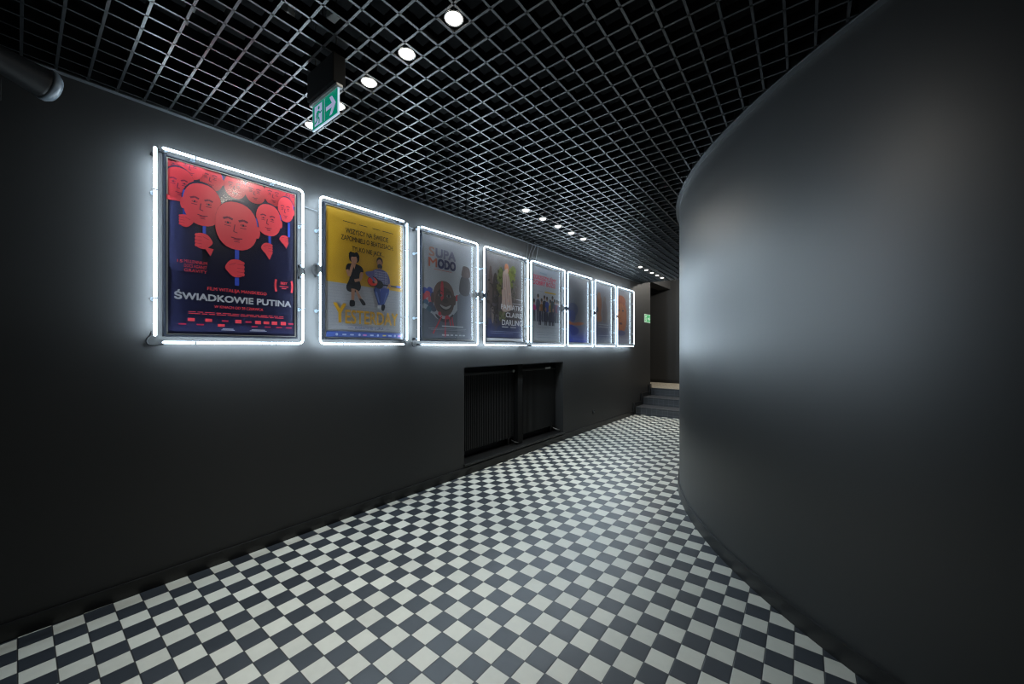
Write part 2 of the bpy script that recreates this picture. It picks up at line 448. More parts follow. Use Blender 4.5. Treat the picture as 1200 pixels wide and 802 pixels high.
def art_masks():
    NAVY = (0.026, 0.028, 0.080); RED = (0.95, 0.075, 0.095); DK = (0.012, 0.014, 0.045); BLUE = (0.05, 0.10, 0.62); RB = (0.50, 0.02, 0.06); FT = (0.20, 0.012, 0.05)
    A = Art(NAVY)
    def hand(x, z, k, flip=1):
        A.blob([(x-0.5*k*flip, z+0.02*k), (x-0.2*k*flip, z+0.32*k), (x+0.30*k*flip, z+0.34*k), (x+0.46*k*flip, z+0.10*k), (x+0.40*k*flip, z-0.30*k), (x-0.05*k*flip, z-0.38*k), (x-0.4*k*flip, z-0.16*k)], RED)
        for j in range(4):
            zz = z+0.24*k-0.16*k*j
            A.ell(x+0.36*k*flip, zz, 0.14*k, 0.075*k, RED); A.line([(x+0.1*k*flip, zz-0.075*k), (x+0.48*k*flip, zz-0.07*k)], 0.0025, RB)
        A.line([(x-0.3*k*flip, z+0.1*k), (x+0.05*k*flip, z+0.2*k)], 0.003, RB)
    def face(x, z, rx, rz, stick=None, far=False, hd=1):
        A.ell(x+0.04*rx*hd, z+0.08*rz, rx*1.04, rz*1.02, DK)
        A.ell(x+0.94*rx*hd, z+0.18*rz, 0.09*rx, 0.34*rz, BLUE)
        A.ell(x+1.0*rx*hd, z-0.10*rz, 0.13*rx, 0.26*rz, RED)
        A.ell(x, z, rx, rz, RED, sq=0.88)
        d = FT
        for sx in (-0.42, 0.30):
            ex = x+sx*rx
            A.line([(ex-0.22*rx, z+0.22*rz), (ex, z+0.30*rz), (ex+0.22*rx, z+0.24*rz)], 0.012*rx/0.16, d)
            A.ell(ex, z+0.08*rz, 0.15*rx, 0.045*rz, d); A.ell(ex, z+0.085*rz, 0.11*rx, 0.030*rz, RED); A.ell(ex, z+0.085*rz, 0.055*rx, 0.040*rz, DK)
            A.line([(ex-0.16*rx, z-0.04*rz), (ex+0.14*rx, z-0.05*rz)], 0.004, d)
        A.line([(x-0.10*rx, z+0.05*rz), (x-0.16*rx, z-0.25*rz), (x+0.02*rx, z-0.28*rz)], 0.005, d)
        A.line([(x-0.28*rx, z-0.50*rz), (x-0.02*rx, z-0.53*rz), (x+0.25*rx, z-0.50*rz)], 0.006*rx/0.16, d); A.ell(x-0.02*rx, z-0.565*rz, 0.16*rx, 0.03*rz, RB)
        A.line([(x-0.14*rx, z-0.66*rz), (x+0.12*rx, z-0.66*rz)], 0.004, d)
    for x, z in ((0.02, 0.97), (0.30, 0.95), (0.48, 0.94), (0.64, 0.94), (0.80, 0.955), (0.95, 0.98), (0.16, 0.985)):
        face(x, z, 0.085, 0.075)
    A.blob([(-0.0, 0.78), (0.06, 0.765), (0.17, 0.74), (0.22, 0.6), (0.22, 0.4), (0, 0.4)], NAVY)
    for x, z, rx, rz, hd in ((0.085, 0.865, 0.10, 0.095, -1), (0.905, 0.875, 0.072, 0.085, 1)):
        A.line([(x+0.03, z-rz), (x+0.03, z-rz-0.10)], 0.014, BLUE)
        face(x, z, rx, rz, hd=hd)
    for x, z, rx, rz, hd in ((0.24, 0.775, 0.135, 0.125, -1), (0.75, 0.775, 0.108, 0.105, 1)):
        A.line([(x+0.01, z-rz*0.9), (x+0.01, z-rz-0.12)], 0.015, BLUE)
        face(x, z, rx, rz, hd=hd)
    A.line([(0.49, 0.58), (0.49, 0.315)], 0.022, BLUE)
    face(0.49, 0.69, 0.165, 0.15)
    hand(0.475, 0.425, 0.15); hand(0.245, 0.56, 0.125, -1); hand(0.735, 0.585, 0.10); hand(0.885, 0.665, 0.08); hand(0.125, 0.66, 0.095, -1)
    for x, z in ((0.28, 0.50), (0.745, 0.535), (0.895, 0.63)):
        A.poly([(x-0.035, z+0.025), (x+0.035, z+0.02), (x+0.012, z-0.025)], RED)
    A.poly([(0.0, 0.79), (0.10, 0.765), (0.0, 0.76)], RED)
    A.text('15', 0.085, 0.415, 0.035, 0.016, RED, 0.02)
    for t, z in (('MILLENNIUM', 0.418), ('DOCS AGAINST', 0.392), ('GRAVITY', 0.366)): A.text(t, 0.19, z, 0.155, 0.019, RED, 0.0)
    for sgn in (-1, 1):
        pts = [(0.885+sgn*(0.065+0.012*cos(a)), 0.345+0.042*sin(a)) for a in [-1.3+0.26*k_ for k_ in range(11)]]
        A.line(pts, 0.012, RED)
    A.text('BEST', 0.885, 0.356, 0.06, 0.017, RED, 0.03); A.rect(0.845, 0.339, 0.925, 0.344, RED); A.rect(0.865, 0.326, 0.905, 0.331, RED)
    A.text('FILM WITALIJA MANSKIEGO', 0.50, 0.270, 0.46, 0.020, RED, 0.02)
    A.text('ŚWIADKOWIE PUTINA', 0.50, 0.205, 0.90, 0.040, (0.62, 0.62, 0.66), 0.035)
    A.text('W KINACH OD 28 CZERWCA', 0.51, 0.165, 0.38, 0.017, RED, 0.015)
    for z in (0.134, 0.124):
        x = 0.14
        while x < 0.86:
            L = random.uniform(0.03, 0.09); A.rect(x, z-0.002, min(x+L, 0.88), z+0.002, RED); x += L+0.012
    for x in (0.16, 0.28, 0.40, 0.50, 0.58, 0.66, 0.73, 0.80, 0.88, 0.95):
        h = random.choice((0.005, 0.009, 0.011)); A.rect(x-0.025, 0.088-h, x+0.022, 0.088+h, RED if h > 0.006 else RB)
    for x in (0.10, 0.22, 0.37, 0.63, 0.74, 0.84, 0.93):
        h = random.choice((0.004, 0.008)); A.rect(x-0.025, 0.060-h, x+0.025, 0.060+h, RED if h > 0.006 else RB)
    for x, L in ((0.42, 0.05), (0.66, 0.07)):
        A.rect(x-L, 0.030, x+L, 0.034, (0.5, 0.5, 0.55)); A.rect(x-L*0.8, 0.036, x+L*0.8, 0.041, (0.5, 0.5, 0.55))
    return A

def art_yellow():
    Y = (0.66, 0.37, 0.025); BK = (0.012, 0.012, 0.016); WT = (0.50, 0.50, 0.54); GOLD = (0.55, 0.28, 0.015); SK = (0.55, 0.28, 0.18); JN = (0.03, 0.045, 0.16)
    A = Art(Y)
    A.poly([(0, 0), (1, 0), (1, 0.415), (0, 0.425)], WT)
    for j in range(16):
        z = 0.05+0.024*j
        x = random.random()*0.05
        while x < 0.97:
            L = random.uniform(0.08, 0.3); A.rect(x, z, min(x+L, 1.0), z+0.0016, (0.36, 0.36, 0.41)); x += L+0.03
    for x, L in ((0.28, 0.09), (0.45, 0.06), (0.62, 0.06), (0.78, 0.09)): A.rect(x-L*0.85, 0.905, x+L*0.85, 0.910, BK)
    A.text('WSZYSCY NA ŚWIECIE', 0.51, 0.822, 0.55, 0.040, BK, 0.01)
    A.text('ZAPOMNIELI O BEATLESACH.', 0.52, 0.762, 0.68, 0.040, BK, 0.01)
    A.text('TYLKO NIE JACK...', 0.52, 0.690, 0.42, 0.038, BK, 0.01)
    # woman
    A.blob([(0.27, 0.645), (0.29, 0.68), (0.33, 0.672), (0.37, 0.685), (0.40, 0.655), (0.39, 0.61), (0.35, 0.60), (0.29, 0.605)], BK)
    A.ell(0.335, 0.622, 0.038, 0.034, SK); A.rect(0.318, 0.575, 0.352, 0.60, SK)
    A.ell(0.32, 0.66, 0.05, 0.018, BK)
    A.blob([(0.25, 0.575), (0.30, 0.588), (0.37, 0.588), (0.43, 0.572), (0.45, 0.535), (0.41, 0.525), (0.40, 0.47), (0.42, 0.41), (0.38, 0.37), (0.27, 0.365), (0.24, 0.40), (0.28, 0.47), (0.27, 0.53), (0.235, 0.53)], BK)
    A.poly([(0.315, 0.588), (0.355, 0.588), (0.34, 0.545)], SK)
    A.line([(0.25, 0.535), (0.275, 0.485), (0.325, 0.60)], 0.022, SK); A.line([(0.435, 0.53), (0.415, 0.47), (0.34, 0.455)], 0.022, SK)
    A.poly([(0.30, 0.39), (0.345, 0.39), (0.335, 0.285), (0.30, 0.285)], SK); A.poly([(0.345, 0.39), (0.38, 0.38), (0.44, 0.305), (0.40, 0.30)], SK)
    A.blob([(0.285, 0.295), (0.34, 0.295), (0.34, 0.255), (0.285, 0.25)], BK); A.blob([(0.40, 0.315), (0.445, 0.31), (0.48, 0.275), (0.44, 0.268)], BK)
    # man with guitar
    A.ell(0.665, 0.645, 0.042, 0.038, BK); A.ell(0.665, 0.628, 0.036, 0.035, (0.38, 0.18, 0.11)); A.blob([(0.635, 0.61), (0.665, 0.625), (0.70, 0.61), (0.69, 0.585), (0.665, 0.578), (0.64, 0.588)], BK)
    A.rect(0.645, 0.565, 0.685, 0.59, (0.36, 0.17, 0.10))
    SH = (0.13, 0.12, 0.26)
    A.blob([(0.56, 0.555), (0.62, 0.578), (0.71, 0.578), (0.78, 0.55), (0.81, 0.48), (0.77, 0.45), (0.74, 0.42), (0.60, 0.42), (0.58, 0.48), (0.50, 0.51), (0.48, 0.54)], SH)
    for j in range(7):
        A.line([(0.60+0.028*j, 0.43), (0.60+0.028*j, 0.565)], 0.004, (0.36, 0.36, 0.50)); A.line([(0.60, 0.44+0.02*j), (0.77, 0.44+0.02*j)], 0.004, (0.36, 0.36, 0.50))
    A.poly([(0.60, 0.425), (0.665, 0.42), (0.70, 0.28), (0.65, 0.27), (0.585, 0.40)], JN); A.poly([(0.67, 0.42), (0.80, 0.43), (0.79, 0.38), (0.72, 0.28), (0.68, 0.285)], (0.04, 0.06, 0.22))
    A.poly([(0.60, 0.39), (0.63, 0.39), (0.665, 0.30), (0.65, 0.30)], (0.10, 0.14, 0.33)); A.poly([(0.755, 0.39), (0.78, 0.39), (0.73, 0.30), (0.715, 0.30)], (0.10, 0.14, 0.33))
    A.blob([(0.64, 0.275), (0.69, 0.28), (0.69, 0.245), (0.635, 0.255)], (0.4, 0.4, 0.42)); A.blob([(0.695, 0.285), (0.74, 0.28), (0.72, 0.235), (0.685, 0.245)], BK)
    A.ell(0.575, 0.470, 0.075, 0.042, BK); A.ell(0.655, 0.452, 0.06, 0.036, BK); A.ell(0.57, 0.470, 0.064, 0.036, (0.62, 0.03, 0.015)); A.ell(0.585, 0.468, 0.02, 0.014, BK)
    A.line([(0.66, 0.455), (0.93, 0.452)], 0.012, BK); A.rect(0.90, 0.445, 0.97, 0.463, (0.05, 0.07, 0.25))
    A.line([(0.53, 0.52), (0.60, 0.475)], 0.022, SH); A.ell(0.61, 0.470, 0.02, 0.014, (0.38, 0.18, 0.11)); A.ell(0.80, 0.455, 0.02, 0.014, (0.38, 0.18, 0.11))
    A.text('Y', 0.165, 0.120, 0.14, 0.155, GOLD, 0.02); A.text('ESTERDAY', 0.575, 0.115, 0.69, 0.110, GOLD, 0.015)
    A.text('W KINACH OD 12 LIPCA', 0.53, 0.072, 0.37, 0.020, JN, 0.01); A.rect(0.26, 0.079, 0.32, 0.081, JN); A.rect(0.75, 0.079, 0.80, 0.081, JN)
    A.rect(0, 0.0, 1, 0.050, (0.035, 0.06, 0.20))
    for i_, x in enumerate((0.13, 0.22, 0.31, 0.40, 0.47, 0.56, 0.64, 0.73, 0.81, 0.88, 0.95)):
        c = {4: (0.75, 0.2, 0.35), 7: (0.7, 0.5, 0.05), 10: (0.65, 0.25, 0.5)}.get(i_, (0.5, 0.52, 0.58))
        if i_ % 3 == 0: A.ell(x, 0.026, 0.014, 0.010, c)
        else: A.rect(x-0.025, 0.020, x+0.02, 0.031, c)
    return A

def art_hero():
    A = Art(ramp_ink('hero_paper', [(0, (0.42, 0.44, 0.47)), (0.5, (0.40, 0.41, 0.44)), (1, (0.36, 0.38, 0.43))]))
    NV = (0.02, 0.025, 0.10); OR = (0.62, 0.16, 0.06); BR = (0.085, 0.045, 0.035); BR2 = (0.15, 0.085, 0.065); RD = (0.55, 0.03, 0.05)
    for x, z, c in ((0.05, 0.46, (0.04, 0.08, 0.4)), (0.14, 0.47, (0.05, 0.08, 0.35)), (0.10, 0.43, (0.55, 0.08, 0.10)), (0.04, 0.40, (0.5, 0.06, 0.08)), (0.16, 0.39, (0.55, 0.10, 0.12)), (0.20, 0.43, (0.04, 0.07, 0.3)),
                    (0.07, 0.35, (0.03, 0.10, 0.18)), (0.16, 0.33, (0.04, 0.05, 0.10)), (0.05, 0.31, (0.35, 0.38, 0.42)), (0.13, 0.29, (0.03, 0.09, 0.13)), (0.22, 0.30, (0.05, 0.06, 0.10)), (0.06, 0.26, (0.06, 0.06, 0.13)), (0.95, 0.34, (0.6, 0.25, 0.04)), (0.99, 0.31, (0.1, 0.12, 0.4)), (0.66, 0.43, RD), (0.71, 0.41, (0.4, 0.3, 0.32))):
        A.blob([(x-0.05, z), (x-0.01, z+0.03), (x+0.05, z+0.015), (x+0.03, z-0.025), (x-0.03, z-0.03)], c)
    A.blob([(0.0, 0.28), (0.18, 0.25), (0.3, 0.20), (0.55, 0.24), (0.72, 0.34), (0.86, 0.33), (1.0, 0.24), (1.0, -0.0), (0, 0.0)], (0.10, 0.11, 0.14))
    A.poly([(0.66, 0.0), (0.66, 0.45), (0.76, 0.50), (0.93, 0.49), (0.98, 0.35), (0.99, 0)], (0.17, 0.18, 0.22))
    A.blob([(0.70, 0.50), (0.72, 0.62), (0.77, 0.66), (0.90, 0.65), (0.93, 0.56), (0.90, 0.48), (0.80, 0.46)], (0.09, 0.08, 0.09))
    A.blob([(0.75, 0.66), (0.76, 0.73), (0.79, 0.77), (0.90, 0.76), (0.93, 0.70), (0.90, 0.655)], (0.14, 0.10, 0.10))
    for j in range(4): A.line([(0.775+0.04*j, 0.76), (0.775+0.04*j, 0.71)], 0.004, (0.08, 0.06, 0.06))
    A.ell(0.40, 0.415, 0.20, 0.165, BR2, sq=0.92); A.ell(0.415, 0.375, 0.18, 0.14, BR)
    A.ell(0.19, 0.40, 0.03, 0.05, BR); A.ell(0.60, 0.40, 0.03, 0.05, BR)
    A.blob([(0.34, 0.55), (0.385, 0.56), (0.39, 0.40), (0.34, 0.40)], RD)
    for ex in (0.33, 0.49): A.ell(ex, 0.435, 0.042, 0.014, (0.22, 0.19, 0.18)); A.ell(ex, 0.436, 0.022, 0.014, (0.01, 0.01, 0.01)); A.line([(ex-0.055, 0.466), (ex, 0.480), (ex+0.055, 0.468)], 0.006, (0.02, 0.015, 0.012))
    A.ell(0.42, 0.385, 0.055, 0.022, (0.05, 0.03, 0.025)); A.blob([(0.30, 0.355), (0.36, 0.338), (0.43, 0.333), (0.50, 0.338), (0.55, 0.358), (0.52, 0.312), (0.43, 0.285), (0.34, 0.310)], (0.03, 0.015, 0.015)); A.blob([(0.325, 0.346), (0.43, 0.327), (0.53, 0.348), (0.50, 0.318), (0.43, 0.303), (0.36, 0.318)], (0.40, 0.37, 0.35))
    A.blob([(0.25, 0.25), (0.42, 0.20), (0.57, 0.26), (0.55, 0.22), (0.43, 0.17), (0.28, 0.21)], (0.03, 0.02, 0.03))
    for a, b_ in (((0.36, 0.235), (0.20, 0.06)), ((0.43, 0.22), (0.42, 0.03)), ((0.50, 0.23), (0.53, 0.13)), ((0.55, 0.23), (0.58, 0.14))): A.line([a, b_], 0.014, RD)
    A.ell(0.46, 0.225, 0.04, 0.02, RD); A.ell(0.32, 0.255, 0.03, 0.02, RD)
    A.text('S', 0.175, 0.80, 0.095, 0.088, (0.42, 0.22, 0.18), 0.03); A.text('UPA', 0.435, 0.80, 0.37, 0.085, (0.17, 0.17, 0.26), 0.05)
    A.text('M', 0.195, 0.70, 0.145, 0.088, (0.45, 0.12, 0.07), 0.02); A.text('ODO', 0.455, 0.70, 0.33, 0.088, NV, 0.05)
    
    A.rect(0.215, 0.676, 0.545, 0.682, (0.5, 0.15, 0.12))
    WH = (0.55, 0.56, 0.60)
    A.rect(0.36, 0.130, 0.78, 0.142, WH); A.rect(0.12, 0.108, 0.84, 0.114, (0.3, 0.31, 0.36)); A.rect(0.16, 0.096, 0.82, 0.101, (0.3, 0.31, 0.36)); A.rect(0.42, 0.070, 0.72, 0.075, (0.3, 0.31, 0.36))
    for x in (0.36, 0.44, 0.52, 0.61, 0.69, 0.76): A.rect(x, 0.042, x+0.055, 0.056, WH)
    return A

def art_keepsakes():
    A = Art(ramp_ink('keepsake_paper', [(0, (0.05, 0.06, 0.17)), (0.16, (0.05, 0.06, 0.16)), (0.24, (0.10, 0.08, 0.09)), (0.6, (0.20, 0.16, 0.16)), (0.85, (0.24, 0.23, 0.25)), (1, (0.32, 0.33, 0.37))], noise=0.35, nscale=9))
    BRN = (0.06, 0.045, 0.045)
    for x, z, rx, rz, c in ((0.12, 0.6, 0.05, 0.25, (0.14, 0.10, 0.09)), (0.24, 0.5, 0.08, 0.28, BRN), (0.07, 0.38, 0.05, 0.12, (0.16, 0.13, 0.13)), (0.17, 0.3, 0.03, 0.1, (0.28, 0.22, 0.20)),
                            (0.38, 0.76, 0.08, 0.09, (0.20, 0.24, 0.09)), (0.34, 0.60, 0.05, 0.06, (0.22, 0.24, 0.08)), (0.66, 0.75, 0.10, 0.13, (0.30, 0.36, 0.08)), (0.72, 0.86, 0.07, 0.05, (0.24, 0.30, 0.09)), (0.40, 0.28, 0.07, 0.03, (0.20, 0.22, 0.08)), (0.74, 0.6, 0.04, 0.12, (0.24, 0.22, 0.22))):
        A.ell(x, z, rx, rz, c)
    rg = random.Random(3)
    for cx_, cz_, rx, rz, base in ((0.38, 0.76, 0.10, 0.11, (0.16, 0.20, 0.07)), (0.34, 0.60, 0.07, 0.08, (0.18, 0.19, 0.07)), (0.67, 0.76, 0.13, 0.15, (0.24, 0.29, 0.07)), (0.72, 0.62, 0.09, 0.12, (0.20, 0.19, 0.17)),
                                   (0.14, 0.58, 0.12, 0.28, (0.09, 0.065, 0.06)), (0.25, 0.45, 0.10, 0.25, (0.07, 0.06, 0.07)), (0.40, 0.29, 0.10, 0.05, (0.15, 0.16, 0.08))):
        for k_ in range(22):
            a_, q_ = rg.uniform(0, 6.28), math.sqrt(rg.random()); f_ = rg.uniform(0.45, 1.6)
            A.ell(cx_+rx*q_*cos(a_), cz_+rz*q_*sin(a_), rg.uniform(0.008, 0.03), rg.uniform(0.008, 0.03), tuple(round(min(1, v_*f_), 2) for v_ in base), n=9, tilt=rg.uniform(0, 3))
    A.blob([(0.42, 0.80), (0.52, 0.82), (0.60, 0.74), (0.66, 0.5), (0.66, 0.38), (0.40, 0.36), (0.42, 0.6)], (0.40, 0.30, 0.27))
    A.ell(0.52, 0.845, 0.045, 0.05, (0.45, 0.33, 0.28)); A.blob([(0.47, 0.84), (0.48, 0.90), (0.54, 0.91), (0.58, 0.86), (0.57, 0.79), (0.55, 0.86)], (0.48, 0.17, 0.08))
    for a, b_ in (((0.45, 0.78), (0.50, 0.40)), ((0.56, 0.78), (0.62, 0.40)), ((0.50, 0.78), (0.55, 0.5)), ((0.42, 0.62), (0.42, 0.30))): A.line([a, b_], 0.010, (0.30, 0.18, 0.15))
    A.line([(0.40, 0.60), (0.43, 0.36)], 0.02, (0.42, 0.30, 0.26))
    for x, z in ((0.45, 0.5), (0.60, 0.56), (0.48, 0.62), (0.57, 0.48)): A.ell(x, z, 0.02, 0.015, (0.5, 0.30, 0.24))
    WH = (0.62, 0.62, 0.66)
    A.text('PAMIĄTKI', 0.66, 0.375, 0.58, 0.058, WH, 0.02); A.text('CLAIRE', 0.72, 0.285, 0.44, 0.058, WH, 0.02); A.text('DARLING', 0.68, 0.190, 0.56, 0.066, WH, 0.02)
    A.rect(0.78, 0.505, 0.92, 0.512, WH); A.rect(0.68, 0.450, 0.92, 0.456, WH); A.rect(0.40, 0.163, 0.56, 0.172, WH); A.rect(0.62, 0.163, 0.78, 0.170, WH)
    A.rect(0, 0.0, 1, 0.035, (0.45, 0.45, 0.48)); A.rect(0.1, 0.11, 0.9, 0.114, (0.22, 0.24, 0.36)); A.rect(0.1, 0.09, 0.7, 0.094, (0.22, 0.24, 0.36))
    return A

def art_family():
    A = Art(ramp_ink('family_paper', [(0, (0.48, 0.50, 0.54)), (1, (0.44, 0.48, 0.56))]))
    RD = (0.68, 0.03, 0.10)
    A.text('I ZNOWU', 0.36, 0.905, 0.28, 0.020, (0.08, 0.25, 0.40), 0.02)
    A.text('ZGRZESZYLIŚMY,', 0.44, 0.825, 0.84, 0.055, RD, 0.022); A.text('DOBRY BOŻE!', 0.42, 0.752, 0.80, 0.060, RD, 0.03)
    A.rect(0.42, 0.662, 0.82, 0.682, (0.60, 0.40, 0.02)); A.rect(0.20, 0.668, 0.36, 0.674, (0.3, 0.35, 0.4))
    cols = [(0.6, 0.05, 0.25), (0.08, 0.09, 0.14), (0.30, 0.14, 0.05), (0.03, 0.03, 0.05), (0.04, 0.09, 0.40), (0.50, 0.33, 0.04), (0.05, 0.09, 0.10), (0.12, 0.10, 0.16), (0.30, 0.10, 0.16), (0.10, 0.12, 0.2)]
    xs = [0.06, 0.19, 0.31, 0.41, 0.50, 0.62, 0.70, 0.78, 0.87, 0.94]
    for i_, x in enumerate(xs):
        h = 0.575+0.03*sin(i_*2.3)-(0.05 if i_ in (0, 9) else 0); c = cols[i_]
        A.poly([(x-0.045, 0.27), (x-0.01, 0.27), (x-0.005, 0.42), (x+0.005, 0.42), (x+0.01, 0.27), (x+0.045, 0.27), (x+0.04, 0.45), (x-0.04, 0.45)], (0.04, 0.045, 0.08))
        A.blob([(x-0.06, h-0.06), (x, h-0.035), (x+0.06, h-0.06), (x+0.055, 0.42), (x-0.055, 0.42)], c)
        A.ell(x, h, 0.032, 0.030, (0.42, 0.25, 0.18)); A.ell(x, h+0.014, 0.034, 0.022, (0.05, 0.035, 0.03))
    for x in (0.25, 0.45, 0.60, 0.72):
        h = 0.44; A.blob([(x-0.05, h-0.06), (x, h-0.03), (x+0.05, h-0.06), (x+0.05, 0.28), (x-0.05, 0.28)], (0.06, 0.06, 0.11)); A.ell(x, h, 0.030, 0.028, (0.42, 0.25, 0.18))
        A.rect(x-0.04, 0.225, x-0.005, 0.29, (0.03, 0.03, 0.06)); A.rect(x+0.005, 0.225, x+0.04, 0.29, (0.03, 0.03, 0.06))
    for z in (0.19, 0.125, 0.095, 0.06): A.rect(0.14, z, 0.86, z+0.004, (0.27, 0.29, 0.35))
    return A

def art_dusk():
    A = Art(ramp_ink('dusk_paper', [(0, (0.05, 0.08, 0.45)), (0.14, (0.12, 0.14, 0.34)), (0.3, (0.22, 0.20, 0.24)), (0.55, (0.22, 0.22, 0.25)), (1, (0.20, 0.21, 0.24))], noise=0.12, nscale=5))
    A.ell(0.25, 0.50, 0.22, 0.10, (0.10, 0.11, 0.20)); A.ell(0.22, 0.40, 0.14, 0.09, (0.07, 0.09, 0.26))
    A.blob([(0.02, 0.33), (0.25, 0.30), (0.55, 0.32), (0.75, 0.305), (0.55, 0.27), (0.25, 0.265), (0.02, 0.28)], (0.55, 0.16, 0.06))
    A.blob([(0.10, 0.26), (0.30, 0.25), (0.50, 0.20), (0.42, 0.13), (0.18, 0.12)], (0.03, 0.05, 0.28))
    A.rect(0.25, 0.05, 0.75, 0.056, (0.35, 0.38, 0.5))
    return A

def art_couple():
    A = Art(ramp_ink('couple_paper', [(0, (0.34, 0.35, 0.40)), (0.12, (0.10, 0.11, 0.22)), (0.26, (0.15, 0.15, 0.23)), (0.45, (0.28, 0.26, 0.29)), (1, (0.33, 0.35, 0.42))], noise=0.1, nscale=6))
    A.blob([(0.12, 0.78), (0.30, 0.80), (0.38, 0.68), (0.34, 0.50), (0.38, 0.38), (0.12, 0.38), (0.16, 0.6)], (0.42, 0.17, 0.09))
    A.ell(0.24, 0.80, 0.08, 0.06, (0.44, 0.24, 0.17)); A.ell(0.55, 0.75, 0.07, 0.055, (0.30, 0.24, 0.22))
    A.blob([(0.46, 0.70), (0.62, 0.70), (0.68, 0.55), (0.66, 0.38), (0.45, 0.38)], (0.22, 0.17, 0.18))
    A.ell(0.14, 0.56, 0.06, 0.05, (0.07, 0.06, 0.09))
    for z in (0.31, 0.27): A.rect(0.2, z, 0.75, z+0.016, (0.40, 0.41, 0.46))
    A.rect(0.15, 0.13, 0.8, 0.138, (0.4, 0.42, 0.5))
    return A

def art_portrait():
    A = Art(ramp_ink('portrait_paper', [(0, (0.28, 0.27, 0.34)), (0.2, (0.24, 0.22, 0.27)), (0.6, (0.30, 0.29, 0.31)), (1, (0.32, 0.33, 0.38))], noise=0.08, nscale=5))
    A.ell(0.34, 0.52, 0.34, 0.32, (0.58, 0.16, 0.04), sq=0.95); A.ell(0.30, 0.80, 0.30, 0.10, (0.46, 0.12, 0.05))
    A.ell(0.30, 0.52, 0.24, 0.24, (0.62, 0.22, 0.07))
    for x in (0.16, 0.42): A.ell(x, 0.62, 0.06, 0.022, (0.12, 0.06, 0.08)); A.line([(x-0.09, 0.67), (x+0.09, 0.68)], 0.008, (0.20, 0.07, 0.06))
    A.line([(0.27, 0.60), (0.22, 0.47), (0.30, 0.46)], 0.010, (0.36, 0.09, 0.04)); A.ell(0.28, 0.375, 0.10, 0.022, (0.16, 0.04, 0.07))
    A.ell(0.30, 0.20, 0.30, 0.05, (0.10, 0.10, 0.24)); A.rect(0.2, 0.08, 0.8, 0.088, (0.4, 0.42, 0.48))
    return A

TUBES = [(0.459, 1.216), (1.335, 2.076), (2.199, 2.961), (3.060, 3.845), (3.916, 4.727), (4.809, 5.575), (5.664, 6.456), (6.530, 7.315)]
TUBES = [(0.0725+(a-0.0725)*0.9946, 0.0725+(b-0.0725)*0.9946) for a, b in TUBES]
ZT0, ZT1, TOFF, TR = 1.351, 2.411, 0.075, 0.0080
arts = [art_masks, art_yellow, art_hero, art_keepsakes, art_family, art_dusk, art_couple, art_portrait]
plabels = ['dark blue poster of red masks held on sticks, nearest the camera', 'yellow poster with a seated woman and a man playing guitar',
           'pale grey poster of a smiling child raising a fist', 'brown poster of a pale figure among greenery with white lettering',
           'white poster with red lettering over a crowd of small people', 'grey poster with a blue foot and an orange stripe',
           'pale poster with two blurred standing figures, last but one along the wall', 'poster of a large orange face, farthest along the wall']
nlabels = ['lit white neon frame around the red masks poster', 'lit white neon frame around the yellow poster', 'lit white neon frame around the smiling child poster',
           'lit white neon frame around the brown poster with white lettering', 'lit white neon frame around the white crowd poster', 'lit white neon frame around the grey and blue poster',
           'lit white neon frame around the last poster but one', 'lit white neon frame around the orange face poster, farthest from camera']

